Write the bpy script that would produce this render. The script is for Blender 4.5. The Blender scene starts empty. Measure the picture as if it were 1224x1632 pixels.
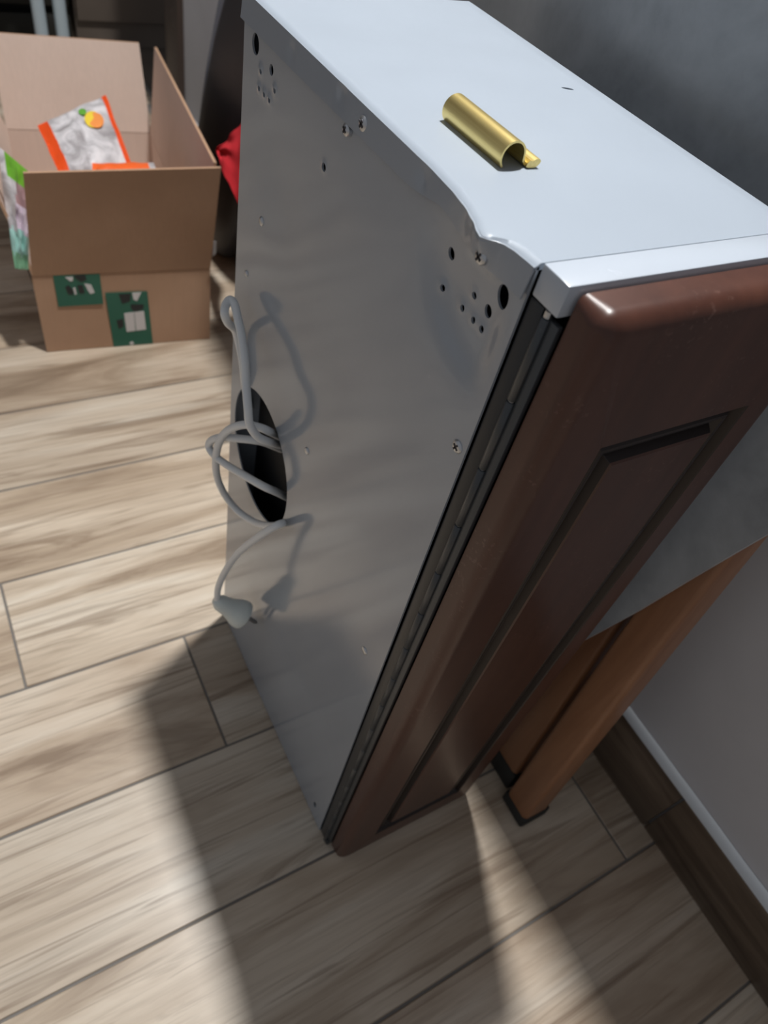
import bpy, bmesh, math, random
from mathutils import Vector, Matrix, noise
from math import sin, cos, pi, exp, radians

random.seed(7)
sc = bpy.context.scene
COL = sc.collection

# ------------------------------------------------------------------ camera
RGT = (0.8650114, -0.4655612, 0.1871041)
DWN = (-0.2516834, -0.7251959, -0.6408950)
FWD = (0.4340630, 0.5072905, -0.7444768)
cam_data = bpy.data.cameras.new('camera')
cam = bpy.data.objects.new('camera', cam_data)
COL.objects.link(cam)
cam.matrix_world = Matrix(((RGT[0], -DWN[0], -FWD[0], -0.163584),
                           (RGT[1], -DWN[1], -FWD[1], -0.151751),
                           (RGT[2], -DWN[2], -FWD[2], 0.710116),
                           (0, 0, 0, 1)))
cam_data.sensor_fit = 'VERTICAL'
cam_data.sensor_height = 36.0
cam_data.sensor_width = 27.0
cam_data.lens = 36.0 * 1130.150 / 1632.0
cam_data.clip_start = 0.01
cam_data.dof.use_dof = True
cam_data.dof.focus_distance = 0.34
cam_data.dof.aperture_fstop = 11.5
sc.camera = cam

# ------------------------------------------------------------------ light
world = bpy.data.worlds.new('world')
sc.world = world
world.use_nodes = True
bg = world.node_tree.nodes['Background']
bg.inputs[0].default_value = (0.95, 0.98, 1.04, 1)
bg.inputs[1].default_value = 0.225

ld = bpy.data.lights.new('room_lamp', 'AREA')
ld.shape = 'DISK'
ld.size = 0.08
ld.energy = 32
ld.color = (1.0, 0.985, 0.96)
lamp = bpy.data.objects.new('room_lamp', ld)
lamp.location = (0.266, 0.378, 1.92)
COL.objects.link(lamp)

vs = sc.view_settings
vs.view_transform = 'Standard'
vs.look = 'None'
vs.gamma = 1
vs.use_curve_mapping = False
vs.exposure = 0.0

# ------------------------------------------------------------------ materials
def new_mat(name, col=(.5, .5, .5), rough=.5, metal=0.0, ior=1.5, coat=0.0):
    m = bpy.data.materials.new(name)
    m.use_nodes = True
    b = m.node_tree.nodes['Principled BSDF']
    b.inputs['Base Color'].default_value = (*col, 1)
    b.inputs['Roughness'].default_value = rough
    b.inputs['Metallic'].default_value = metal
    b.inputs['IOR'].default_value = ior
    if coat:
        b.inputs['Coat Weight'].default_value = coat
        b.inputs['Coat Roughness'].default_value = .08
    return m

class NT:
    def __init__(s, m):
        s.t = m.node_tree
        s.b = s.t.nodes['Principled BSDF']
    def n(s, kind, **kw):
        nd = s.t.nodes.new(kind)
        for k, v in kw.items():
            setattr(nd, k, v)
        return nd
    def l(s, a, b):
        s.t.links.new(a, b)
    def coord(s, scale=(1, 1, 1), rand=False, kind='Object'):
        tc = s.n('ShaderNodeTexCoord')
        src = tc.outputs[kind]
        if rand:
            oi = s.n('ShaderNodeObjectInfo')
            mu = s.n('ShaderNodeMath', operation='MULTIPLY')
            mu.inputs[1].default_value = 57.0
            s.l(oi.outputs['Random'], mu.inputs[0])
            ad = s.n('ShaderNodeVectorMath', operation='ADD')
            s.l(src, ad.inputs[0]); s.l(mu.outputs[0], ad.inputs[1])
            src = ad.outputs[0]
        mp = s.n('ShaderNodeMapping')
        mp.inputs['Scale'].default_value = scale
        s.l(src, mp.inputs[0])
        return mp.outputs[0]
    def noise(s, vec, scale=1, detail=4, rough=.55, dist=0):
        nd = s.n('ShaderNodeTexNoise')
        nd.inputs['Scale'].default_value = scale
        nd.inputs['Detail'].default_value = detail
        nd.inputs['Roughness'].default_value = rough
        nd.inputs['Distortion'].default_value = dist
        s.l(vec, nd.inputs['Vector'])
        return nd.outputs['Fac']
    def ramp(s, fac, stops):
        r = s.n('ShaderNodeValToRGB')
        e = r.color_ramp.elements
        while len(e) < len(stops):
            e.new(.5)
        for i, (p, c) in enumerate(stops):
            e[i].position = p
            e[i].color = (*c, 1) if len(c) == 3 else c
        s.l(fac, r.inputs[0])
        return r.outputs[0]
    def mix(s, fac, a, b, mode='MIX'):
        m = s.n('ShaderNodeMix', data_type='RGBA', blend_type=mode)
        for sock, v in ((m.inputs[0], fac), (m.inputs[6], a), (m.inputs[7], b)):
            if hasattr(v, 'is_linked'):
                s.l(v, sock)
            else:
                sock.default_value = v if isinstance(v, float) else (*v, 1)
        return m.outputs[2]
    def bump(s, fac, strength=.1, dist=.001):
        b = s.n('ShaderNodeBump')
        b.inputs['Strength'].default_value = strength
        b.inputs['Distance'].default_value = dist
        s.l(fac, b.inputs['Height'])
        s.l(b.outputs[0], s.b.inputs['Normal'])
    def color(s, c):
        s.l(c, s.b.inputs['Base Color'])

M = {}
def g3(v): return (v, v, v)

# wood look porcelain planks
m = M['plank'] = new_mat('wood_look_tile', rough=.33)
n = NT(m)
base = n.noise(n.coord((2.2, 15, 1), True), 1.0, 5, .6, .9)
c1 = n.ramp(base, [(.30, (.27, .205, .15)), (.42, (.47, .385, .30)), (.54, (.64, .56, .465)), (.70, (.74, .69, .61))])
streak = n.noise(n.coord((2.6, 34, 1), True), 1.0, 4, .6, 1.4)
c2 = n.mix(n.ramp(streak, [(.55, g3(0)), (.70, g3(.8))]), c1, (.21, .148, .10))
thin = n.noise(n.coord((1.9, 62, 1), True), 1.0, 3, .55, 2.2)
c2 = n.mix(n.ramp(thin, [(.57, g3(0)), (.66, g3(.5))]), c2, (.24, .175, .125))
fine = n.noise(n.coord((9, 260, 1), True), 1.0, 3, .6, .3)
c3 = n.mix(n.ramp(fine, [(.35, g3(.35)), (.55, g3(0))]), c2, (.40, .33, .26))
oi = n.n('ShaderNodeObjectInfo')
tint = n.ramp(oi.outputs['Random'], [(0, (.80, .755, .71)), (.35, (.96, .93, .89)), (.7, (1.04, 1.0, .95)), (1, (.90, .84, .79))])
n.color(n.mix(1.0, c3, tint, 'MULTIPLY'))
n.bump(fine, .08, .0006)
M['grout'] = new_mat('grout', (.20, .185, .17), .8)

# darker skirting tile
m = M['skirt'] = new_mat('skirting_tile', rough=.4)
n = NT(m)
b1 = n.noise(n.coord((30, 3, 45), True), 1.0, 5, .6, .8)
n.color(n.ramp(b1, [(.30, (.055, .036, .024)), (.5, (.105, .075, .052)), (.7, (.17, .125, .09))]))
M['plaster'] = m = new_mat('grey_plaster', (.56, .565, .60), .75)
n = NT(m)
b1 = n.noise(n.coord((3, 3, 3)), 2.0, 4)
n.color(n.ramp(b1, [(.3, (.53, .535, .565)), (.7, (.60, .605, .635))]))
M['skirt_top'] = new_mat('white_grout', (.62, .66, .70), .6)
M['taupe'] = m = new_mat('taupe_cabinet', (.13, .105, .088), .5)
n = NT(m)
b1 = n.noise(n.coord((2, 2, 2)), 2.5, 3)
n.color(n.ramp(b1, [(.3, (.10, .082, .068)), (.7, (.16, .13, .11))]))

# hood paint
def paint(name, col, rough):
    m = new_mat(name, col, rough, ior=1.55)
    n = NT(m)
    b = n.noise(n.coord((1, 1, 1)), 6.0, 3)
    n.color(n.ramp(b, [(.3, tuple(c * .95 for c in col)), (.7, tuple(c * 1.05 for c in col))]))
    r = n.noise(n.coord((1, 1, 1)), 30.0, 4)
    rr = n.ramp(r, [(.3, g3(rough * .92)), (.7, g3(rough * 1.1))])
    n.l(rr, n.b.inputs['Roughness'])
    return m
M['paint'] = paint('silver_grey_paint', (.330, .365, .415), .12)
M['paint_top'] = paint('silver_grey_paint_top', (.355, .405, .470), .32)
M['cap'] = paint('pale_grey_cap', (.46, .51, .58), .25)
M['black_frame'] = new_mat('black_frame', (.022, .024, .027), .35)
M['black'] = new_mat('interior_black', (.006, .006, .007), .7)  # near-black that paints the darkness inside the hood
M['hinge'] = new_mat('dark_steel_hinge', (.075, .082, .09), .38, .6)
M['screw'] = new_mat('zinc_screw', (.55, .57, .60), .3, .9)
M['recess'] = new_mat('screw_recess', (.03, .03, .04), .5, .4)

m = M['door'] = new_mat('brown_wood_front', rough=.36)
n = NT(m)
b1 = n.noise(n.coord((60, 60, 5)), 1.0, 5, .6, .4)
dc = n.ramp(b1, [(.3, (.056, .020, .0130)), (.7, (.088, .033, .021))])
w = n.noise(n.coord((1, 1, 1)), 380.0, 2)
w2 = n.noise(n.coord((1, 1, 1)), 30.0, 2)
mw = n.n('ShaderNodeMath', operation='MULTIPLY')
n.l(n.ramp(w, [(.58, g3(0)), (.70, g3(1))]), mw.inputs[0]); n.l(n.ramp(w2, [(.5, g3(0)), (.66, g3(.30))]), mw.inputs[1])
n.color(n.mix(mw.outputs[0], dc, (.26, .16, .13)))
n.bump(b1, .06, .0005)

M['door_groove'] = new_mat('dark_brown_in_grooves', (.012, .005, .004), .42)  # groove faces are a darker brown than the rest of the front
m = M['brass'] = new_mat('brushed_brass', (.80, .64, .25), .36, 1.0)
n = NT(m)
b1 = n.noise(n.coord((900, 12, 900)), 1.0, 3)
n.color(n.ramp(b1, [(.3, (.80, .63, .25)), (.7, (.90, .73, .31))]))
n.bump(b1, .05, .0002)

M['cord'] = new_mat('white_cord', (.80, .82, .83), .42)
M['plug'] = new_mat('pale_plug', (.74, .79, .76), .45)
M['pin'] = new_mat('plug_pin', (.25, .25, .25), .35, .8)

def card(name, a, b):
    m = new_mat(name, a, .85)
    n = NT(m)
    f1 = n.noise(n.coord((1, 1, 1)), 9.0, 4)
    f2 = n.noise(n.coord((350, 350, 12)), 1.0, 2)
    n.color(n.mix(n.ramp(f2, [(.35, g3(0)), (.65, g3(.35))]), n.ramp(f1, [(.3, a), (.7, b)]), tuple(x * .85 for x in b)))
    return m
M['card'] = card('cardboard', (.42, .255, .16), (.48, .30, .195))
M['card_in'] = card('cardboard_inside', (.66, .52, .44), (.72, .575, .495))
M['tape'] = new_mat('green_tape', (.012, .115, .075), .3)
M['print_black'] = new_mat('black_print', (.012, .016, .018), .5)
M['print_white'] = new_mat('white_print', (.62, .60, .60), .5)

m = M['leaf'] = new_mat('grey_stone_look', rough=.33)
n = NT(m)
b1 = n.noise(n.coord((1, 1, 1)), 9.0, 6, .65, .4)
b2 = n.noise(n.coord((1, 1, 1)), 120.0, 3)
n.color(n.mix(n.ramp(b2, [(.4, g3(0)), (.7, g3(.25))]), n.ramp(b1, [(.32, (.24, .26, .28)), (.68, (.44, .465, .49))]), (.42, .45, .48)))
m = M['oak'] = new_mat('orange_wood', rough=.45)
n = NT(m)
b1 = n.noise(n.coord((55, 55, 3.5), True), 1.0, 5, .6, .5)
n.color(n.ramp(b1, [(.3, (.23, .10, .048)), (.55, (.31, .145, .072)), (.75, (.38, .19, .10))]))
M['rubber'] = new_mat('black_rubber', (.014, .016, .016), .6)

M['red_foil'] = new_mat('red_orange_foil', (.72, .075, .012), .3)
m = M['bag_white'] = new_mat('clear_white_film', (.55, .53, .54), .22)
n = NT(m)
b1 = n.noise(n.coord((1, 1, 1)), 28.0, 4, .6, 1.0)
n.color(n.ramp(b1, [(.36, (.34, .32, .33)), (.5, (.56, .54, .56)), (.62, (.74, .71, .73))]))
M['orange_foil'] = new_mat('orange_foil', (.85, .14, .03), .3)
M['fruit_orange'] = new_mat('fruit_orange', (.85, .30, .08), .35)
M['fruit_yellow'] = new_mat('fruit_yellow', (.85, .62, .06), .35)
M['leaf_green'] = new_mat('leaf_green', (.12, .36, .04), .4)
M['lime_film'] = new_mat('lime_green_film', (.16, .42, .035), .3)
M['pink_film'] = new_mat('pale_pink_film', (.62, .53, .62), .3)
M['mauve_film'] = new_mat('mauve_film', (.36, .22, .23), .4)
M['mint_film'] = new_mat('mint_film', (.36, .62, .57), .3)
M['sea_film'] = new_mat('sea_green_film', (.22, .48, .30), .3)
m = M['red_cloth'] = new_mat('red_cloth', (.80, .03, .045), .8)
M['black_cloth'] = new_mat('black_cloth', (.022, .020, .024), .55)
M['pale_metal'] = new_mat('pale_blue_grey_metal', (.42, .50, .55), .35, .1)
M['dark_panel'] = new_mat('black_crate', (.010, .010, .008), .6)
M['strap'] = new_mat('grey_blue_strap', (.22, .25, .31), .5)
M['jamb'] = new_mat('dark_brown_jamb', (.06, .042, .034), .5)

# ------------------------------------------------------------------ helpers
def link(o, parent=None):
    COL.objects.link(o)
    if parent:
        o.parent = parent
    return o

def empty(name, loc=(0, 0, 0)):
    o = bpy.data.objects.new(name, None)
    o.empty_display_size = .02
    o.location = loc
    return link(o)

def tag(o, label=None, cat=None, group=None, kind=None):
    if label: o['label'] = label
    if cat: o['category'] = cat
    if group: o['group'] = group
    if kind: o['kind'] = kind
    return o

def obj(name, bm, mat, parent=None, smooth=35, label=None, origin=None):
    """link a bmesh given in world coordinates; parents are never rotated, so only translation is undone"""
    me = bpy.data.meshes.new(name)
    bmesh.ops.recalc_face_normals(bm, faces=bm.faces[:])
    off = Vector((0, 0, 0))
    if origin is not None:
        off = Vector(origin)
    elif parent is None:
        lo = Vector((min(v.co.x for v in bm.verts), min(v.co.y for v in bm.verts), min(v.co.z for v in bm.verts)))
        hi = Vector((max(v.co.x for v in bm.verts), max(v.co.y for v in bm.verts), max(v.co.z for v in bm.verts)))
        off = Vector(((lo.x + hi.x) / 2, (lo.y + hi.y) / 2, lo.z))
    elif parent is not None:
        p = parent
        off = Vector((0, 0, 0))
        while p:
            off += p.location
            p = p.parent
    bmesh.ops.translate(bm, verts=bm.verts[:], vec=-off)
    bm.to_mesh(me)
    bm.free()
    for mm in (mat if isinstance(mat, (list, tuple)) else [mat]):
        me.materials.append(M[mm] if isinstance(mm, str) else mm)
    if smooth:
        for p in me.polygons:
            p.use_smooth = True
        me.set_sharp_from_angle(angle=radians(smooth))
    o = bpy.data.objects.new(name, me)
    if parent is not None:
        acc = Vector((0, 0, 0)); p = parent
        while p:
            acc += p.location; p = p.parent
        o.location = off - acc
    else:
        o.location = off
    link(o, parent)
    if label: o['label'] = label
    return o

def box(bm, lo, hi, bev=0, seg=2, mat=0, fn=None):
    x0, y0, z0 = lo; x1, y1, z1 = hi
    vs_ = [bm.verts.new(c) for c in ((x0, y0, z0), (x1, y0, z0), (x1, y1, z0), (x0, y1, z0), (x0, y0, z1), (x1, y0, z1), (x1, y1, z1), (x0, y1, z1))]
    fs = [bm.faces.new([vs_[i] for i in q]) for q in ((0, 3, 2, 1), (4, 5, 6, 7), (0, 1, 5, 4), (1, 2, 6, 5), (2, 3, 7, 6), (3, 0, 4, 7))]
    for f_ in fs: f_.material_index = mat
    out = vs_
    if bev:
        es = list({e for f_ in fs for e in f_.edges})
        r = bmesh.ops.bevel(bm, geom=es, offset=bev, segments=seg, profile=.5, affect='EDGES', clamp_overlap=True)
        out = list({v for f_ in r['faces'] for v in f_.verts} | {v for v in vs_ if v.is_valid})
    if fn:
        for v in out: v.co = fn(v.co)
    return out

def B(*a, **k):
    bm = bmesh.new(); box(bm, *a, **k); return bm

def catmull(pts, sub=6):
    P = [Vector(p) for p in pts]
    P = [P[0] * 2 - P[1]] + P + [P[-1] * 2 - P[-2]]
    out = []
    for i in range(1, len(P) - 2):
        a, b, c, d = P[i - 1:i + 3]
        for k in range(sub):
            t = k / sub
            out.append(.5 * ((2 * b) + (c - a) * t + (2 * a - 5 * b + 4 * c - d) * t * t + (3 * b - a - 3 * c + d) * t ** 3))
    out.append(P[-2])
    return out

def tube(bm, pts, r, nseg=12, cap=True, mat=0):
    rings = []
    up = None
    for i, p in enumerate(pts):
        t = (pts[min(i + 1, len(pts) - 1)] - pts[max(i - 1, 0)]).normalized()
        if up is None:
            up = t.orthogonal().normalized()
        up = (up - t * up.dot(t)).normalized()
        s = t.cross(up)
        rr = r[i] if isinstance(r, (list, tuple)) else r
        rings.append([bm.verts.new(p + (up * cos(2 * pi * k / nseg) + s * sin(2 * pi * k / nseg)) * rr) for k in range(nseg)])
    for a, b in zip(rings, rings[1:]):
        for k in range(nseg):
            f_ = bm.faces.new((a[k], a[(k + 1) % nseg], b[(k + 1) % nseg], b[k])); f_.material_index = mat
    if cap:
        bm.faces.new(rings[0]); bm.faces.new(rings[-1])
    return rings

def smooth01(t):
    t = max(0, min(1, t)); return t * t * (3 - 2 * t)

def boolean_cut(o, cutters):
    bm = bmesh.new()
    for c in cutters: c(bm)
    me = bpy.data.meshes.new('cut'); bm.to_mesh(me); bm.free()
    co = bpy.data.objects.new('cut', me); COL.objects.link(co)
    md = o.modifiers.new('b', 'BOOLEAN'); md.operation = 'DIFFERENCE'; md.object = co; md.solver = 'EXACT'
    bpy.context.view_layer.update()
    dg = bpy.context.evaluated_depsgraph_get()
    nm = bpy.data.meshes.new_from_object(o.evaluated_get(dg))
    o.modifiers.clear()
    old = o.data; o.data = nm; nm.name = old.name
    bpy.data.meshes.remove(old)
    bpy.data.objects.remove(co); bpy.data.meshes.remove(me)
    for p in nm.polygons: p.use_smooth = True
    nm.set_sharp_from_angle(angle=radians(40))

def cyl_x(y, z, r, x0=-.02, x1=.006, n=24, ry=None):
    def fn(bm):
        a = [bm.verts.new((x0, y + (ry or r) * cos(2 * pi * k / n), z + r * sin(2 * pi * k / n))) for k in range(n)]
        b = [bm.verts.new((x1, v.co.y, v.co.z)) for v in a]
        for k in range(n): bm.faces.new((a[k], b[k], b[(k + 1) % n], a[(k + 1) % n]))
        bm.faces.new(a); bm.faces.new(b[::-1])
        bmesh.ops.recalc_face_normals(bm, faces=bm.faces[:])
    return fn

# ------------------------------------------------------------------ the setting
WX = 0.318           # wall plane
floor = obj('floor', B((-1.5, -1.1, -.03), (WX + .02, 2.2, -.0016)), 'grout', smooth=0)
tag(floor, 'floor of beige wood-look plank tiles with thin grey joints', kind='structure')
PW, PL, GAP = .1353, .80, .0024
SEAM0 = -.0225
fixed = {-2: -.36, -1: .27, 0: -.37, 1: -.05, 2: -.21, 3: .43, 4: .5, 5: -.33}
for row in range(-8, 16):
    y0 = SEAM0 + row * PW; y1 = y0 + PW
    x = fixed.get(row, random.uniform(-.4, .4))
    while x > -1.5: x -= PL
    while x < WX:
        a, b = max(x, -1.48), min(x + PL, WX + .01)
        if b - a > .03:
            dz = random.uniform(-.0003, .0002)
            o = obj('plank', B((a + GAP / 2, y0 + GAP / 2, -.010), (b - GAP / 2, y1 - GAP / 2, dz), bev=.0007, seg=1), 'plank', floor, smooth=0,
                    origin=((a + b) / 2 + random.uniform(-.05, .05), (y0 + y1) / 2, -.005))
        x += PL

wall = obj('wall_right', B((WX, -1.1, -.03), (WX + .10, 1.36, 2.6)), 'plaster', smooth=0)
tag(wall, 'pale grey plastered wall behind the folded table', kind='structure')
jb = obj('trim_1', B((WX - .012, 1.36, 0), (WX + .112, 1.44, 2.2), bev=.004), 'jamb')
tag(jb, 'dark brown door jamb at the end of the grey wall', kind='structure')
wb = obj('wall_back', B((-1.6, 2.2, -.03), (1.8, 2.3, 2.6)), 'taupe', smooth=0)
tag(wb, 'dim taupe wall far behind the cardboard box', kind='structure')
fb = obj('floor_doorway', B((WX + .022, 1.36, -.03), (1.8, 2.2, -.001)), 'taupe', smooth=0)
tag(fb, 'dim floor beyond the doorway', kind='structure')

sk = empty('baseboard_right', (WX, 0, 0))
tag(sk, 'dark brown wood-look tile baseboard with white grout on top', kind='structure')
for y0, y1 in ((-1.09, -.745), (-.743, -.141), (-.139, .463), (.465, 1.067), (1.069, 1.356)):
    obj('tile', B((WX - .0095, y0, .0005), (WX - .0005, y1, .0845), bev=.0012, seg=2), 'skirt', sk, origin=(WX, y0 + random.uniform(0, .3), 0))
def wob(co):
    return Vector((co.x, co.y, co.z + (.0012 * noise.noise(Vector((0, co.y * 30, 0))) if co.z > .088 else 0)))
bm = bmesh.new()
N = 120
prev = None
for i in range(N + 1):
    y = -1.09 + i * 2.44 / N
    h = .0915 + .0016 * noise.noise(Vector((3, y * 22, 0)))
    ring = [bm.verts.new(c) for c in ((WX - .009, y, .0846), (WX - .0085, y, .0868), (WX - .0005, y, h), (WX - .0005, y, .0846))]
    if prev:
        for k in range(4): bm.faces.new((prev[k], prev[(k + 1) % 4], ring[(k + 1) % 4], ring[k]))
    else: bm.faces.new(ring)
    prev = ring
bm.faces.new(prev)
obj('grout_fillet', bm, 'skirt_top', sk, smooth=60)

# ------------------------------------------------------------------ the cooker hood, stood on its end
W, D, T = .600, .2592, .1428
hood = empty('cooker_hood', (T / 2, D / 2, 0))
tag(hood, 'silver grey built-in cooker hood stood on end with dark brown wooden front', 'cooker hood')

BUMP = [(-.01, 0), (.0012, 0), (.0095, .0008), (.0145, .0022), (.017, .0045), (.0185, .0068), (.0205, .0086), (.0235, .0078), (.0303, .0050), (.040, .0024), (.0516, .0008), (.0672, 0), (.3, 0)]
def bump_at(y):
    for (a, p), (b, q) in zip(BUMP, BUMP[1:]):
        if a <= y <= b: return p + (q - p) * smooth01((y - a) / (b - a)) * .5 + (q - p) * .5 * (y - a) / (b - a)
    return 0
DIMPLES = [(.047, .561), (.028, .570), (.033, .561), (.025, .561), (.019, .561), (.234, .570), (.235, .561), (.215, .568), (.228, .561), (.221, .561), (.152, .559)]
def fold_z(y):
    return .5868 + .004 * exp(-((y - .052) / .016) ** 2) - .001 * smooth01((y - .1) / .1)
def side_x(y, z):
    x = 0.0
    zf = fold_z(y)
    x -= bump_at(y) * smooth01((z - .578) / .022) ** 1.3                        # crushed lip
    x += .0016 * smooth01(y / .016) * smooth01((z - .53) / .03) * exp(-((y - .030) / .030) ** 4) * (1 - smooth01((z - .562) / .028))   # dent below it
    r = math.hypot((y - .012) / 1.0, (z - .585) / .9)
    x += .0020 * smooth01(y / .016) * (1 - smooth01((r - .038) / .022)) * (1 - smooth01((z - .562) / .028))
    x += .00045 * sin(y * 23 + 1) * sin(z * 11 + .6) * sin(pi * min(1, max(0, z / W)))
    x += .0011 * exp(-((y - .20) / .03) ** 2 - ((z - .52) / .03) ** 2)
    x -= .0006 * exp(-((y - .13) / .03) ** 2 - ((z - .565) / .02) ** 2)
    for (a, b) in DIMPLES:
        d2 = (y - a) ** 2 + (z - b) ** 2
        if d2 < 1e-4: x -= .0008 * exp(-d2 / (.0026 ** 2))
    for (a, b, s) in ((.07, .594, .0005), (.195, .592, .0006), (.142, .595, .0006)):
        x += s * exp(-((y - a) / .004) ** 2 - ((z - b) / .0035) ** 2)
    return x
ys = [D * i / 200 for i in range(201)]
zs = [.001 + .534 * i / 74 for i in range(75)] + [.535 + (.5985 - .535) * i / 54 for i in range(1, 55)]
bm = bmesh.new()
fr = [[bm.verts.new((side_x(y, z), y, z)) for y in ys] for z in zs]
bk = [[bm.verts.new((max(side_x(y, z), -.02) + .0011, y, z)) for y in ys] for z in zs]
for g, flip in ((fr, False), (bk, True)):
    for i in range(len(zs) - 1):
        for j in range(len(ys) - 1):
            q = (g[i][j], g[i][j + 1], g[i + 1][j + 1], g[i + 1][j])
            bm.faces.new(q[::-1] if flip else q)
for i in range(len(zs) - 1):
    bm.faces.new((fr[i][0], fr[i + 1][0], bk[i + 1][0], bk[i][0])); bm.faces.new((fr[i][-1], fr[i + 1][-1], bk[i + 1][-1], bk[i][-1]))
for j in range(len(ys) - 1):
    bm.faces.new((fr[0][j], fr[0][j + 1], bk[0][j + 1], bk[0][j])); bm.faces.new((fr[-1][j], fr[-1][j + 1], bk[-1][j + 1], bk[-1][j]))
zfl = [0, .06, .15, .3, .5, .7, .85, 1]
bmf = bmesh.new()
FLX = .0013
ga = [[bmf.verts.new((side_x(y, fold_z(y) + (.5985 - fold_z(y)) * t) - FLX - .0011 * (1 - t), y, fold_z(y) + (.5985 - fold_z(y)) * t)) for y in ys] for t in zfl]
gc = [[bmf.verts.new(v_.co + Vector((.0006, 0, 0))) for v_ in rw] for rw in ga]
for h_, fl in ((ga, 0), (gc, 1)):
    for i in range(len(zfl) - 1):
        for j in range(len(ys) - 1):
            q = (h_[i][j], h_[i][j + 1], h_[i + 1][j + 1], h_[i + 1][j]); bmf.faces.new(q[::-1] if fl else q)
for i in range(len(zfl) - 1):
    for j in (0, -1): bmf.faces.new((ga[i][j], ga[i + 1][j], gc[i + 1][j], gc[i][j]))
for j in range(len(ys) - 1):
    for i in (0, -1): bmf.faces.new((ga[i][j], ga[i][j + 1], gc[i][j + 1], gc[i][j]))
obj('folded_flange', bmf, 'paint', hood, smooth=40)
side = obj('outlet_panel', bm, 'paint', hood, smooth=40, label='glossy grey sheet metal panel with round duct outlet')
hx, hy = hood.location.x, hood.location.y
HOLES = [(.011, .580, .0048, .0036), (.046, .576, .0026, .0022), (.018, .569, .0028, .0023), (.243, .579, .0050, .0048), (.221, .575, .0026, .0026),
         (.0465, .5605, .0015, .0014), (.0272, .5697, .0016, .0013), (.0322, .5607, .0015, .0012), (.0242, .5607, .0015, .0012), (.0183, .5607, .0016, .0013),
         (.2335, .5695, .0013, .0013), (.2345, .5610, .0013, .0013), (.2145, .5677, .0013, .0013), (.2275, .5607, .0013, .0013), (.2205, .5607, .0013, .0013), (.1515, .5588, .0020, .0020),
         (.017, .026, .005, .0022)]
cuts = [cyl_x(y, z, rz, -.02, .006, 20, ry) for y, z, rz, ry in HOLES]
cuts.append(cyl_x(.1985, .3145, .0565, -.02, .006, 64, .0515))
boolean_cut(side, cuts)

# top end panel (the hood's side wall, now uppermost)
bm = bmesh.new()
us = [0, .006, .015, .03, .05, .08, .12, .2, .35, .5, .65, .8, .92, .98, 1]
rows_t, rows_b = [], []
for y in ys:
    x0 = side_x(y, .5985) - FLX
    bp = bump_at(y)
    rt, rb = [], []
    for u in us:
        xx = x0 + (T - x0) * u
        dz = -.0016 * (1 - smooth01((xx - x0) / .0022)) - bp * .12 * (1 - smooth01((xx - x0) / .012))
        dz -= .0010 * (1 - smooth01((T - xx) / .002))
        dz += .00025 * sin(xx * 30) * sin(y * 17)
        rt.append(bm.verts.new((xx, y, W + dz)))
        rb.append(bm.verts.new((xx + .0003, y, W - .0026)))
    rows_t.append(rt); rows_b.append(rb)
for i in range(len(ys) - 1):
    for j in range(len(us) - 1):
        bm.faces.new((rows_t[i][j], rows_t[i][j + 1], rows_t[i + 1][j + 1], rows_t[i + 1][j]))
        bm.faces.new((rows_b[i][j], rows_b[i + 1][j], rows_b[i + 1][j + 1], rows_b[i][j + 1]))
    bm.faces.new((rows_t[i][0], rows_t[i + 1][0], rows_b[i + 1][0], rows_b[i][0]))
    bm.faces.new((rows_t[i][-1], rows_t[i + 1][-1], rows_b[i + 1][-1], rows_b[i][-1]))
for r in (0, -1):
    for j in range(len(us) - 1):
        bm.faces.new((rows_t[r][j], rows_t[r][j + 1], rows_b[r][j + 1], rows_b[r][j]))
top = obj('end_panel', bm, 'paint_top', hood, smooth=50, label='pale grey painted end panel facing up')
def slot(bm):
    n_ = 16
    c_, s_ = cos(.35), sin(.35)
    a = []
    for k in range(n_):
        px, py = .0034 * cos(2 * pi * k / n_), .0011 * sin(2 * pi * k / n_)
        a.append(bm.verts.new((.1207 + px * c_ + py * s_, .1365 - px * s_ * 1 + py * c_, .59)))
    b = [bm.verts.new((v.co.x, v.co.y, .61)) for v in a]
    for k in range(n_): bm.faces.new((a[k], a[(k + 1) % n_], b[(k + 1) % n_], b[k]))
    bm.faces.new(a[::-1]); bm.faces.new(b)
    bmesh.ops.recalc_face_normals(bm, faces=bm.faces[:])
boolean_cut(top, [slot])

obj('rear_panel', B((.0012, D - .0012, .001), (T - .0012, D, .5974)), 'paint', hood, smooth=0)
obj('under_panel', B((T - .0012, 0, .001), (T, D, .5974)), 'paint', hood, smooth=0)
obj('lower_end_panel', B((.0012, 0, .001), (T - .0012, D - .0013, .0022)), 'paint', hood, smooth=0)
obj('dark_interior_block', B((.022, .006, .004), (T - .003, D - .003, .592), bev=.004), 'black', hood)  # black block added so the hood's unlit inside looks dark through the holes
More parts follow.
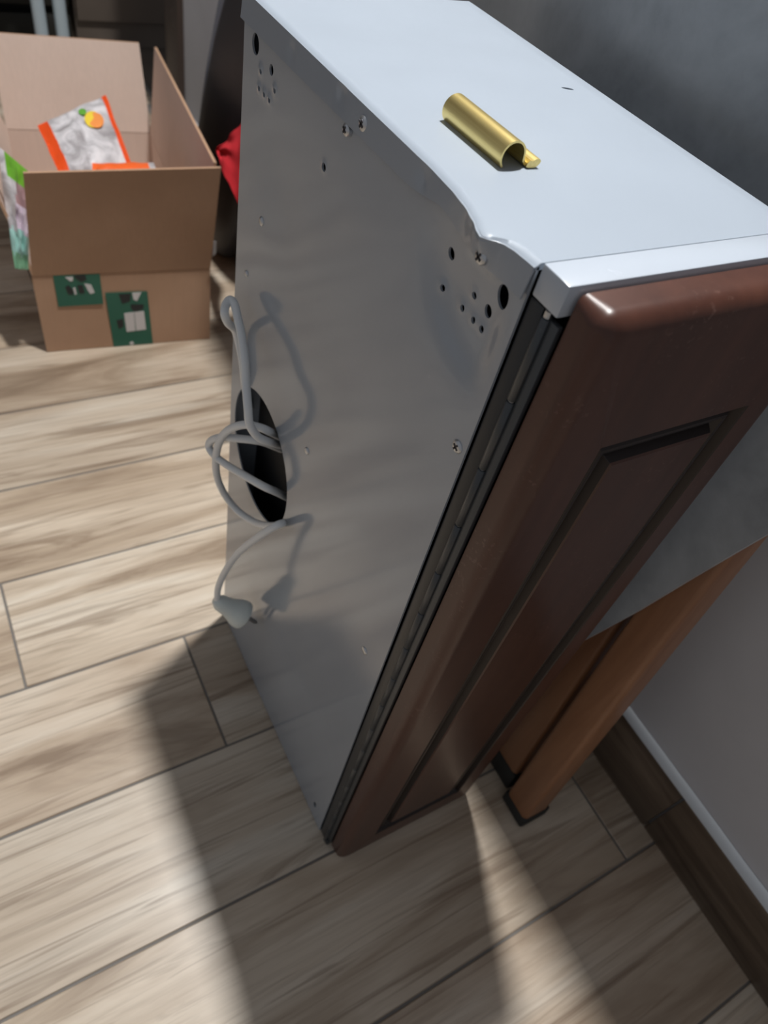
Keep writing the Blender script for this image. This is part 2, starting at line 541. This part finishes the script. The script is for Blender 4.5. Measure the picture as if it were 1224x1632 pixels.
# front frame strip, hinge, cap
obj('front_frame', B((.0012, -.0085, .0015), (T - .001, -.0005, .5885), bev=.0012), 'black_frame', hood)
obj('end_cap', B((.0004, -.0156, .5893), (T - .0004, -.0016, .6012), bev=.0007), 'cap', hood, label='pale grey cap strip along the front top edge')
obj('end_cap', B((.0004, -.0150, .0006), (T - .0004, -.0087, .0065), bev=.0007), 'black_frame', hood, label='black cap at the foot of the front')
hg = obj('piano_hinge', B((.0022, -.0166, .010), (.0046, -.0118, .586), bev=.0004), 'hinge', hood, label='dark steel piano hinge')
obj('hinge_leaf', B((.0030, -.0118, .010), (.0044, -.0086, .586), bev=.0003), 'black_frame', hg)
kz = .5862
while kz > .03:
    z1, z0 = kz - .0003, kz - .0367 + .0003
    bm = bmesh.new()
    tube(bm, [Vector((.0021, -.0102, z)) for z in (z0, z0 + .0004, z1 - .0004, z1)], [.0016, .0020, .0020, .0016], 14)
    obj('knuckle', bm, 'hinge', hg, smooth=50)
    kz -= .0367
bm = bmesh.new(); tube(bm, [Vector((.0021, -.0102, z)) for z in (.012, .5885)], .0013, 10)
obj('hinge_pin', bm, 'screw', hg)

# wooden front with a framed centre panel: nested rectangular rings
def ring(bm, x0, x1, z0, z1, y, rc=.0004):
    out_ = []
    for cx, cz, a0_ in ((x0 + rc, z0 + rc, pi), (x1 - rc, z0 + rc, 1.5 * pi), (x1 - rc, z1 - rc, 0), (x0 + rc, z1 - rc, .5 * pi)):
        for k in range(6):
            a = a0_ + .5 * pi * k / 5
            out_.append(bm.verts.new((cx + rc * cos(a), y, cz + rc * sin(a))))
    return out_
X0, X1, Z0, Z1 = .0042, .1475, .0015, .5995
YB, YF = -.0167, -.0335
bm = bmesh.new()
R_ = []
R_.append(ring(bm, X0 + .001, X1 - .001, Z0 + .001, Z1 - .001, YB, .003))
R_.append(ring(bm, X0, X1, Z0, Z1, YB - .001, .004))
RAD = .0080
for k in range(9):
    a = (pi / 2) * k / 8
    ins = RAD * (1 - cos(a)); yy = YF + RAD * .95 - RAD * .95 * sin(a)
    R_.append(ring(bm, X0 + ins, X1 - ins, Z0 + ins, Z1 - ins, yy, .004 + .003 * (1 - k / 8)))
GX0, GX1, GZ0, GZ1 = .0345, .1240, .0390, .5370
nflat = len(R_)
def gring(i, d): R_.append(ring(bm, GX0 + i, GX1 - i, GZ0 + i, GZ1 - i, YF + d))
for i, d in ((0, 0), (.0008, .0006), (.0026, .0052), (.0036, .0058), (.0048, .0040), (.0062, .0026), (.0080, .0028), (.0098, .0052), (.0108, .0058), (.0120, .0050), (.0138, .0010), (.0148, .0003)):
    gring(i, d)
for k_, (a, b) in enumerate(zip(R_, R_[1:])):
    nn_ = len(a)
    for k in range(nn_):
        f_ = bm.faces.new((a[k], a[(k + 1) % nn_], b[(k + 1) % nn_], b[k]))
        if nflat <= k_ < len(R_) - 2: f_.material_index = 1
bm.faces.new(R_[0]); bm.faces.new(R_[-1])
bmesh.ops.rotate(bm, verts=bm.verts[:], cent=(X0, YB, Z1), matrix=Matrix.Rotation(radians(-.0), 3, 'Y'))
for v_ in bm.verts:
    v_.co.x += .0055 * (Z1 - v_.co.z) / Z1 * max(0, (v_.co.x - X0) / (X1 - X0))
obj('wooden_front', bm, ['door', 'door_groove'], hood, smooth=30, label='dark brown wooden front with a framed raised panel')

# screws and rivets on the outlet panel
def screw(y, z, r, cross=True, name='screw'):
    x = side_x(y, z) - (.0016 if z > fold_z(y) - .004 else 0)
    bm = bmesh.new()
    prof = [(-.002, r), (0, r), (.0004, r), (.0009, r * .88), (.0013, r * .6), (.0014, 0.0)]
    tube(bm, [Vector((x - h + .0002, y, z)) for h, _ in prof], [max(q, .00002) for _, q in prof], 20)
    s = obj(name, bm, 'screw', hood, smooth=45)
    if cross:
        bm = bmesh.new()
        for a in (.5, .5 + pi / 2):
            vs_ = box(bm, (-.0004, -r * .56, -r * .14), (.0004, r * .56, r * .14))
            bmesh.ops.rotate(bm, verts=vs_, cent=(0, 0, 0), matrix=Matrix.Rotation(a, 3, 'X'))
            bmesh.ops.translate(bm, verts=vs_, vec=(x - .0010, y, z))
        obj('cross_recess', bm, 'recess', s, smooth=0)
for y, z, r in ((.021, .5905, .0031), (.120, .592, .0033), (.133, .584, .0029), (.0055, .511, .0032)):
    screw(y, z, r)
for y, z, r in ((.222, .493, .0028), (.129, .389, .0026), (.019, .315, .0030), (.240, .447, .0022)):
    screw(y, z, r, False, 'rivet')

# power cord hanging out of the outlet, with its plug
cord_pts = dict(
 C=[(.012,.1871,.3349),(-.008,.1695,.3613),(-.017,.1679,.3708),(-.022,.1701,.3811),(-.022,.1748,.392),(-.019,.1871,.4019),(-.017,.1958,.4133),(-.014,.2101,.4216),(-.012,.2226,.4262),(-.011,.2314,.4303),(-.012,.2369,.4306),(-.016,.2342,.4292),(-.019,.2282,.4269),(-.016,.2299,.4183),(-0.0080,0.2374,0.4061),(-0.0050,0.2371,0.3962),(-0.0040,0.2312,0.3845),(-0.0030,0.2286,0.3704),(0.0030,0.2361,0.3447),(0.0200,0.2647,0.2994)],
 A=[(.02,.2039,.3247),(-.004,.1762,.3636),(-.012,.1768,.3694),(-.02,.1851,.3664),(-.026,.1984,.3505),(-.029,.2072,.3305),(-.029,.2132,.306),(-.026,.2165,.2808),(-.02,.2132,.2609),(-.013,.2009,.252),(-.007,.1774,.2621),(-.0045,.1539,.2854),(-.006,.1379,.3077),(-.012,.1356,.3099),(-.019,.1431,.2937),(-0.0270,0.1638,0.2498),(-0.0320,0.1774,0.2094),(-0.0350,0.1859,0.1738),(-0.0360,0.1856,0.1535)],
 B=[(.02,.2029,.3134),(-.004,.188,.3427),(-.018,.1964,.342),(-.026,.2103,.3326),(-.03,.2205,.3209),(-.031,.2231,.3127),(-.03,.2161,.3103),(-.026,.2,.314),(-.02,.1802,.3206),(-.012,.1618,.3248),(-.002,.1608,.3161),(.012,.1682,.2965)])
bm = bmesh.new()
for k in 'CAB':
    tube(bm, catmull(cord_pts[k], 7), .0029, 12)
cord = obj('power_cord', bm, 'cord', hood, smooth=60, label='looped white power cord hanging from the duct outlet')
p0 = Vector((-0.0360, 0.1856, 0.1525)); p1 = Vector((-0.0120, 0.1710, 0.1324))
ax = (p1 - p0).normalized()
prof = [(-.003, .0034), (0, .0060), (.003, .0076), (.008, .0082), (.013, .0090), (.018, .0108), (.022, .0126), (.0255, .0134), (.029, .0136), (.0305, .0130), (.031, .010), (.0312, .0001)]
bm = bmesh.new()
tube(bm, [p0 + ax * h for h, _ in prof], [r for _, r in prof], 28)
plug = obj('plug', bm, 'plug', cord, smooth=50)
u = ax.cross(Vector((0, 0, 1))).normalized(); v = u.cross(ax)
for s in (-1, 1):
    o_ = p0 + (v * .8 + u * .6) * (.0066 * s)
    bm = bmesh.new()
    tube(bm, [o_ + ax * h for h in (.029, .041, .0425)], [.0019, .0019, .0012], 12)
    obj('pin', bm, 'pin', plug, smooth=50)

# ------------------------------------------------------------------ brass handle lying on the hood
hd = empty('cabinet_handle', (.034, .083, W + .0004))
tag(hd, 'short brushed brass half-tube cabinet handle lying on the hood', 'handle')
cx_, cz_, ro, ri = .0310, W + .0046, .0059, .0051
out, inn = [], []
a0, a1 = radians(226), radians(12)
for k in range(31):
    a = a0 + (a1 - a0) * k / 30
    out.append((cx_ + ro * cos(a), cz_ + ro * sin(a))); inn.append((cx_ + ri * cos(a), cz_ + ri * sin(a)))
out += [(.0370, W + .0042), (.0374, W + .0030), (.0384, W + .0020)]
inn += [(.0362, W + .0040), (.0364, W + .0026), (.0380, W + .0010)]
YA, YZ = .0613, .1035
def loft(name, a, b, y0, y1, mat, parent, slant=0):
    bm = bmesh.new()
    L = a + b[::-1]
    bevs = ((y0, 0), (y1, 0))
    ra = [bm.verts.new((x, y0, z)) for x, z in L]; rb = [bm.verts.new((x + slant, y1, z)) for x, z in L]
    n_ = len(L)
    for k in range(n_): bm.faces.new((ra[k], ra[(k + 1) % n_], rb[(k + 1) % n_], rb[k]))
    m_ = len(a)
    for r in (ra, rb):
        for k in range(m_ - 1): bm.faces.new((r[k], r[k + 1], r[n_ - 2 - k], r[n_ - 1 - k]))
    return obj(name, bm, mat, parent, smooth=35)
SL = -.0008
loft('grip_tube', out, inn, YA, YZ, 'brass', hd, SL)
bt = [(.0382, W + .0021), (.0394, W + .0034), (.0408, W + .0030), (.0420, W + .0038), (.0438, W + .0038), (.0447, W + .0030)]
bb = [(.0380, W + .0009), (.0396, W + .0005), (.0410, W + .0005), (.0420, W + .0005), (.0432, W + .0007), (.0445, W + .0020)]
loft('mounting_rail', bt, bb, YA - .0012, YZ, 'brass', hd, SL)

# ------------------------------------------------------------------ folded drop-leaf table between hood and wall
tb = empty('drop_leaf_table', (.25, .35, 0))
tag(tb, 'folded drop-leaf table with grey leaf and orange wooden legs between hood and wall', 'table')
obj('table_top', B((.194, -.130, .745), (.307, .630, .768), bev=.003), 'leaf', tb)
lx = lambda z: .1665 + .037 * z
near = [(-.128, .7435), (-.0635, .462), (-.0555, .428), (-.046, .386), (-.0345, .333), (-.0215, .281), (.004, .185), (.020, .125), (.030, .112)]
far = [(.500 - y, z) for y, z in near][::-1]
L = near + far
bm = bmesh.new()
fa = [bm.verts.new((lx(z), y, z)) for y, z in L]; fbk = [bm.verts.new((lx(z) + .009, y, z)) for y, z in L]
bm.faces.new(fa); bm.faces.new(fbk[::-1])
for k in range(len(L)): bm.faces.new((fa[k], fa[(k + 1) % len(L)], fbk[(k + 1) % len(L)], fbk[k]))
bmesh.ops.bevel(bm, geom=[e for e in bm.edges if abs(e.verts[0].co.x - lx(e.verts[0].co.z)) < 1e-5 and abs(e.verts[1].co.x - lx(e.verts[1].co.z)) < 1e-5], offset=.002, segments=2, affect='EDGES')
obj('drop_leaf', bm, 'leaf', tb, smooth=30, label='grey stone-look leaf hanging down beside the hood')
SH = .075
def leg(x0, x1, y0, y1, sh, capz):
    f = lambda co: Vector((co.x + .030 * co.z, co.y + sh * co.z, co.z))
    o = obj('leg', B((x0, y0, capz), (x1, y1, .745), bev=.0045, seg=3, fn=f), 'oak', tb, label='orange brown wooden leg')
    e = .0016
    obj('foot_pad', B((x0 - e, y0 - e, .0005), (x1 + e, y1 + e, capz + .006), bev=.003, fn=f), 'rubber', o)
leg(.1850, .2170, -.0830, -.0520, SH, .010)
leg(.1945, .2250, -.0450, -.0110, SH, .024)
leg(.1850, .2170, .5500, .5810, -SH * .3, .010)
leg(.1985, .2260, .5050, .5375, -SH * .3, .022)
obj('apron', B((.256, -.02, .66), (.272, .52, .745), bev=.002), 'oak', tb)
obj('stretcher', B((.250, -.004, .09), (.270, .52, .12), bev=.003), 'oak', tb)
obj('leg', B((.274, .02, .0), (.302, .052, .745), bev=.004, seg=3), 'oak', tb)
obj('leg', B((.274, .505, .0), (.302, .538, .745), bev=.004, seg=3), 'oak', tb)

# ------------------------------------------------------------------ cardboard box
BA = Vector((-.0815, .767, 0)); BT = Vector((.9947, -.1030, 0)); BN = Vector((.1030, .9947, 0))
BWd, BDp, BH, BF, th = .236, .435, .124, .146, .0038
def bp(t, o, z): return BA + BT * t + BN * o + Vector((0, 0, z))
cb = empty('cardboard_box', bp(BWd / 2, BDp / 2, 0))
tag(cb, 'open brown cardboard box with raised flaps and green tape', 'box')
def slab(name, quad, nrm, mat, parent, thick=th, label=None):
    """quad: four (t,o,z) corners; nrm: (t,o,z) thickness direction; subdivided and slightly warped"""
    bm = bmesh.new()
    q = [bp(*c) for c in quad]
    nv = (BT * nrm[0] + BN * nrm[1] + Vector((0, 0, nrm[2]))).normalized() * thick
    NU, NV = 8, 6
    fs = []
    for s in (0, 1):
        g = []
        for i in range(NV + 1):
            rw = []
            for j in range(NU + 1):
                a, b = j / NU, i / NV
                p = (q[0] * (1 - a) + q[1] * a) * (1 - b) + (q[3] * (1 - a) + q[2] * a) * b
                wv = .0022 * noise.noise(p * 9) * sin(pi * min(1, b * 1.0 + 0.0)) if thick == th else 0
                rw.append(bm.verts.new(p + nv * s + nv.normalized() * wv))
            g.append(rw)
        fs.append(g)
    for s, g in enumerate(fs):
        for i in range(NV):
            for j in range(NU):
                f_ = (g[i][j], g[i][j + 1], g[i + 1][j + 1], g[i + 1][j])
                ff = bm.faces.new(f_ if s == 0 else f_[::-1])
                if s and mat == 'card': ff.material_index = 1
    A_, C_ = fs
    for i in range(NV):
        for j in (0, NU): bm.faces.new((A_[i][j], A_[i + 1][j], C_[i + 1][j], C_[i][j]))
    for j in range(NU):
        for i in (0, NV): bm.faces.new((A_[i][j], A_[i][j + 1], C_[i][j + 1], C_[i][j]))
    return obj(name, bm, ['card', 'card_in'] if mat == 'card' else mat, parent, smooth=35, label=label)
front = slab('front_side', [(0, 0, .001), (BWd, 0, .001), (BWd, 0, BH), (0, 0, BH)], (0, 1, 0), 'card', cb)
slab('back_side', [(0, BDp, .001), (BWd, BDp, .001), (BWd, BDp, BH), (0, BDp, BH)], (0, -1, 0), 'card', cb)
slab('left_side', [(0, th, .001), (0, BDp - th, .001), (0, BDp - th, BH), (0, th, BH)], (1, 0, 0), 'card', cb)
slab('right_side', [(BWd, th, .001), (BWd, BDp - th, .001), (BWd, BDp - th, BH), (BWd, th, BH)], (-1, 0, 0), 'card', cb)
slab('bottom', [(th, th, .0012), (BWd - th, th, .0012), (BWd - th, BDp - th, .0012), (th, BDp - th, .0012)], (0, 0, 1), 'card', cb, .003)
slab('flap', [(.001, -.001, BH + .001), (BWd, -.001, BH + .001), (BWd + .006, -.030, BH + .160), (.014, -.030, BH + .152)], (0, 1, 0), 'card', cb)
slab('flap', [(.002, BDp, BH + .001), (BWd - .002, BDp, BH + .001), (BWd - .010, BDp + .022, BH + .134), (.004, BDp + .022, BH + .134)], (0, -1, 0), 'card', cb)
slab('flap', [(BWd, .006, BH + .001), (BWd, BDp - .004, BH + .001), (BWd + .010, BDp - .030, BH + .146), (BWd + .008, .001, BH + .152)], (-1, 0, 0), 'card', cb)
slab('flap', [(0, .006, BH + .001), (0, BDp - .004, BH + .001), (-.042, BDp - .02, BH + .132), (-.028, .016, BH + .136)], (1, 0, 0), 'card', cb)
def patch(t0, t1, z0, z1, marks, label, sk=0):
    p_ = slab('tape_label', [(t0, -.0002, z0), (t1, -.0002, z0), (t1 + sk, -.0002, z1 - .001), (t0 + sk, -.0002, z1)], (0, -1, 0), 'tape', cb, .0006, label)
    for mt, quad in marks:
        bm = bmesh.new()
        q = [bp(t0 + a * (t1 - t0), -.0009, z0 + b * (z1 - z0)) for a, b in quad]
        w_ = [v_ - BN * .0004 for v_ in q]
        A_ = [bm.verts.new(c) for c in q]; C_ = [bm.verts.new(c) for c in w_]
        bm.faces.new(A_); bm.faces.new(C_[::-1])
        for k in range(len(A_)): bm.faces.new((A_[k], A_[(k + 1) % len(A_)], C_[(k + 1) % len(A_)], C_[k]))
        obj('print_mark', bm, mt, p_, smooth=0)
patch(.026, .085, .076, .125, [
    ('print_white', [(.25, .93), (.42, .93), (.40, .80), (.34, .80)]),
    ('print_black', [(.44, .97), (.68, .97), (.70, .82), (.58, .76), (.48, .86)]),
    ('print_black', [(.22, .62), (.30, .68), (.38, .50), (.36, .36), (.26, .40)]),
    ('print_white', [(.38, .58), (.43, .60), (.44, .38), (.40, .36)]),
    ('print_black', [(.48, .66), (.60, .66), (.62, .40), (.50, .40)]),
    ('print_white', [(.64, .70), (.78, .66), (.84, .40), (.74, .36), (.70, .46)])], 'green label with black and white print on the box front')
patch(.092, .149, .0012, .0935, [
    ('print_black', [(.26, .97), (.55, .97), (.52, .84), (.32, .80)]),
    ('print_white', [(.58, .98), (.80, .98), (.68, .83), (.60, .86)]),
    ('print_black', [(.52, .78), (.84, .76), (.82, .68), (.60, .64), (.52, .70)]),
    ('print_black', [(.14, .50), (.30, .52), (.30, .38), (.18, .34)]),
    ('print_white', [(.34, .62), (.58, .63), (.585, .63), (.58, .28), (.36, .27)]),
    ('print_white', [(.595, .63), (.83, .64), (.85, .29), (.60, .28)]),
    ('print_white', [(.40, .05), (.48, .08), (.52, .03), (.44, .00)])], 'tall green label with white square reaching the floor', -.003)
# scuff of torn tape on the right edge
slab('tape_scrap', [(BWd + .001, -.010, .150), (BWd + .007, -.006, .152), (BWd + .006, -.010, .172), (BWd + .001, -.014, .176)], (0, -1, 0), 'print_white', cb, .001)

# ------------------------------------------------------------------ packets in the box
def pillow(name, corners, thick, mats, matfn, parent=None, seed=0, nu=20, nv=14, crumple=.003):
    """corners: (t,o,z) lower-left, lower-right, upper-right, upper-left; sealed bag bulging to both sides"""
    q = [bp(*c) for c in corners]
    nv_ = ((q[1] - q[0]).cross(q[3] - q[0])).normalized()
    bm = bmesh.new()
    G = []
    for s in (1, -1):
        g = []
        for i in range(nv + 1):
            rw = []
            for j in range(nu + 1):
                a, b = j / nu, i / nv
                p = (q[0] * (1 - a) + q[1] * a) * (1 - b) + (q[3] * (1 - a) + q[2] * a) * b
                e = max(0, min(1, (a - .06) / .88)); ee = max(0, min(1, b))
                bul = (sin(pi * e) ** .6) * (sin(pi * ee) ** .5) * thick if 0 < e < 1 and 0 < ee < 1 else 0
                cr = crumple * (noise.noise(Vector((a * 7 + seed, b * 7, s * 1.0))) + .5 * noise.noise(Vector((a * 17 + seed, b * 15, 3))))
                cr2 = crumple * noise.noise(Vector((a * 4 + seed, b * 4, 9)))
                edge = (i in (0, nv) or j in (0, nu))
                p = p + nv_ * ((bul + cr * (.2 + bul / max(thick, 1e-6))) * s if not edge else 0) + nv_ * cr2
                rw.append(bm.verts.new(p))
            g.append(rw)
        G.append(g)
    for s, g in enumerate(G):
        for i in range(nv):
            for j in range(nu):
                f_ = (g[i][j], g[i][j + 1], g[i + 1][j + 1], g[i + 1][j])
                f = bm.faces.new(f_ if s == 0 else f_[::-1])
                f.material_index = matfn((j + .5) / nu, (i + .5) / nv, s)
    bmesh.ops.remove_doubles(bm, verts=bm.verts[:], dist=1e-5)
    return obj(name, bm, mats, parent, smooth=50)
# packet with the fruit print
c_bag = [(.058, .100, .212), (.158, .140, .205), (.144, .258, .252), (.044, .200, .231)]
def bagmat(a, b, s):
    return 1 if (a < .13 or a > .945) else 0
fruit_bag = empty('fruit_packet', bp(.10, .17, .19))
tag(fruit_bag, 'crumpled clear white packet with red ends and fruit print in the box', 'packet')
pillow('film', c_bag, .012, ['bag_white', 'red_foil'], bagmat, fruit_bag, 1, 30, 18, .0035)
q = [bp(*c) for c in c_bag]
nn = ((q[1] - q[0]).cross(q[3] - q[0])).normalized()
def disc(name, a, b, rx, ry, mat, h, parent, rot=0, n_=18):
    p = (q[0] * (1 - a) + q[1] * a) * (1 - b) + (q[3] * (1 - a) + q[2] * a) * b
    ex = (q[1] - q[0]).normalized(); ey = nn.cross(ex)
    bm = bmesh.new()
    top_ = bm.verts.new(p + nn * (h + .0012))
    rr = [bm.verts.new(p + nn * (h - .001) + ex * (rx * cos(2 * pi * k / n_ + rot)) + (ey + ex * .42) * (ry * sin(2 * pi * k / n_ + rot))) for k in range(n_)]
    for k in range(n_): bm.faces.new((top_, rr[k], rr[(k + 1) % n_]))
    bm.faces.new(rr[::-1])
    return obj(name, bm, mat, parent, smooth=60)
disc('fruit_print', .665, .64, .0125, .018, 'fruit_yellow', .0128, fruit_bag)
disc('fruit_print', .70, .61, .0115, .0165, 'fruit_orange', .0134, fruit_bag)
disc('leaf_print', .57, .80, .006, .007, 'leaf_green', .0128, fruit_bag)
# orange packet below it
ob = pillow('orange_packet', [(.090, .030, .205), (.185, .030, .200), (.182, .105, .226), (.100, .090, .232)], .010, ['orange_foil', 'bag_white'], lambda a, b, s: 1 if a > .90 else 0, None, 4)
tag(ob, 'bright orange foil packet below the fruit packet in the box', 'packet')
# filler under the packets: brown paper wad that carries them
def wad(name, c, r, mat, seed, label, cat):
    bm = bmesh.new()
    bmesh.ops.create_icosphere(bm, subdivisions=4, radius=1)
    for v_ in bm.verts:
        d = 1 + .18 * noise.noise(v_.co * 2.2 + Vector((seed, 0, 0))) + .10 * noise.noise(v_.co * 5 + Vector((0, seed, 0)))
        p = v_.co * d
        z = c[2] + p.z * r[2]
        v_.co = bp(c[0] + p.x * r[0], c[1] + p.y * r[1], max(z, .0045))
    o = obj(name, bm, mat, None, smooth=25)
    return tag(o, label, cat)
wad('paper_wad', (.125, .15, .095), (.095, .12, .095), 'card', 3, 'crumpled brown packing paper under the packets in the box', 'packing paper')
# green and mint bag spilling over the front left corner
mats = ['lime_film', 'bag_white', 'mauve_film', 'pink_film', 'mint_film', 'sea_film']
def spillmat(a, b, s):
    w_ = b + .05 * noise.noise(Vector((a * 5, b * 5, s)))
    if w_ > .80: return 0 if a > .22 else 1
    if w_ > .70: return 1 if a < .5 else 2
    if w_ > .62: return 2 if a > .4 else 1
    if w_ > .36: return 3 if a > .35 else 1
    if w_ > .14: return 4
    return 5
sp = pillow('spilling_bag', [(-.017, -.008, .142), (-.002, -.006, .138), (.022, .024, .250), (-.009, .040, .276)], .006, mats, spillmat, None, 8, 14, 26, .006)
tag(sp, 'crumpled green, pink and mint bag poking out of the box corner', 'plastic bag')

# ------------------------------------------------------------------ things behind the box
# dark bag with grey strap leaning on the wall, red cloth below
bg_ = empty('black_bag', (.265, 1.0, 0))
tag(bg_, 'slumped black fabric bag with grey-blue strap between box and hood', 'bag')
bm = bmesh.new()
prof = [(.0, .030, .075), (.02, .040, .10), (.10, .042, .108), (.22, .040, .105), (.34, .036, .110), (.44, .030, .100), (.52, .018, .085), (.54, .004, .07)]
rings = []
for z, a, b in prof:
    rw = []
    for k in range(24):
        t_ = 2 * pi * k / 24
        ct, st = cos(t_), sin(t_)
        sx = math.copysign(abs(ct) ** .6, ct) * a; sy = math.copysign(abs(st) ** .6, st) * b
        w_ = .006 * noise.noise(Vector((ct * 2, st * 2, z * 9)))
        rw.append(bm.verts.new((.272 + sx + w_ * ct, 1.04 + sy - .44 * z + w_ * st, z + .001)))
    rings.append(rw)
for a, b in zip(rings, rings[1:]):
    for k in range(24): bm.faces.new((a[k], a[(k + 1) % 24], b[(k + 1) % 24], b[k]))
bm.faces.new(rings[0]); bm.faces.new(rings[-1])
obj('bag_body', bm, 'black_cloth', bg_, smooth=60)
bm = bmesh.new()
pts = catmull([(.258, 1.100, .10), (.256, 1.068, .18), (.254, 1.030, .27), (.255, .990, .36), (.256, .940, .46), (.262, .89, .545)], 6)
prev = None
for p in pts:
    r4 = [bm.verts.new(p + Vector(d)) for d in ((-.004, -.012, 0), (.004, -.012, 0), (.004, .012, 0), (-.004, .012, 0))]
    if prev:
        for k in range(4): bm.faces.new((prev[k], prev[(k + 1) % 4], r4[(k + 1) % 4], r4[k]))
    else: bm.faces.new(r4)
    prev = r4
bm.faces.new(prev)
obj('strap', bm, 'strap', bg_, smooth=40)
# red cloth
bm = bmesh.new()
g = []
CA, CB, CC, CD = [Vector(c) for c in ((.215, .892, .222), (.226, .800, .310), (.182, .690, .225), (.200, .825, .226))]
for i in range(15):
    rw = []
    for j in range(15):
        a, b = j / 14, i / 14
        e0 = CA.lerp(CB, a); e1 = CA.lerp(CD, min(1, a * 2)) if a < .5 else CD.lerp(CC, a * 2 - 1)
        p = e1.lerp(e0, b)
        rw.append(bm.verts.new(p + Vector((.005 * noise.noise(Vector((a * 5, b * 4, 1))), 0, .004 * noise.noise(Vector((a * 6, b * 5, 4)))))))
    g.append(rw)
gb = [[bm.verts.new(v_.co + Vector((.003, 0, 0))) for v_ in rw] for rw in g]
for h_, fl in ((g, 0), (gb, 1)):
    for i in range(14):
        for j in range(14):
            f_ = (h_[i][j], h_[i][j + 1], h_[i + 1][j + 1], h_[i + 1][j]); bm.faces.new(f_[::-1] if fl else f_)
for i in range(14):
    for j in (0, 14): bm.faces.new((g[i][j], g[i + 1][j], gb[i + 1][j], gb[i][j]))
    for k_ in (0, 14): bm.faces.new((g[k_][i], g[k_][i + 1], gb[k_][i + 1], gb[k_][i]))
rc = obj('red_cloth', bm, 'red_cloth', None, smooth=60)
tag(rc, 'bright red cloth hanging below the table between box and hood', 'cloth')

# stool with pale legs
st = empty('stool', (.16, 1.62, 0))
tag(st, 'stool with pale blue-grey metal legs far behind the box', 'stool')
for (x, y) in ((.104, 1.60), (.144, 1.60), (-.17, 1.60), (-.17, 1.85), (.144, 1.85)):
    bm = bmesh.new(); tube(bm, [Vector((x, y, z)) for z in (0.001, .46)], .0125, 14)
    obj('leg', bm, 'pale_metal', st, smooth=50)
obj('seat', B((-.20, 1.57, .46), (.172, 1.88, .495), bev=.008), 'pale_metal', st)
# black crate and taupe cupboard
cr = empty('black_crate', (-.1, 2.0, 0))
tag(cr, 'black slatted crate in the dark corner behind the stool', 'crate')
for k in range(5):
    obj('slat', B((-.38, 1.92, .01 + k * .075), (.222, 1.935, .068 + k * .075), bev=.003), 'dark_panel', cr)
for x in (-.38, .204):
    obj('post', B((x, 1.936, .0), (x + .018, 1.956, .38)), 'dark_panel', cr)
obj('crate_box', B((-.36, 1.957, .005), (.20, 2.15, .37)), 'dark_panel', cr)
ku = empty('cupboard', (.5, 2.05, 0))
tag(ku, 'taupe cupboard with plain doors behind the cardboard box', 'cupboard')
obj('carcass', B((.235, 1.93, .0), (.93, 2.18, .85)), 'taupe', ku)
for x0, x1 in ((.237, .455), (.459, .69), (.694, .928)):
    d_ = obj('door', B((x0, 1.912, .06), (x1, 1.929, .848), bev=.003), 'taupe', ku)
    obj('handle', B((x1 - .03, 1.897, .62), (x1 - .02, 1.911, .74), bev=.003), 'screw', d_)
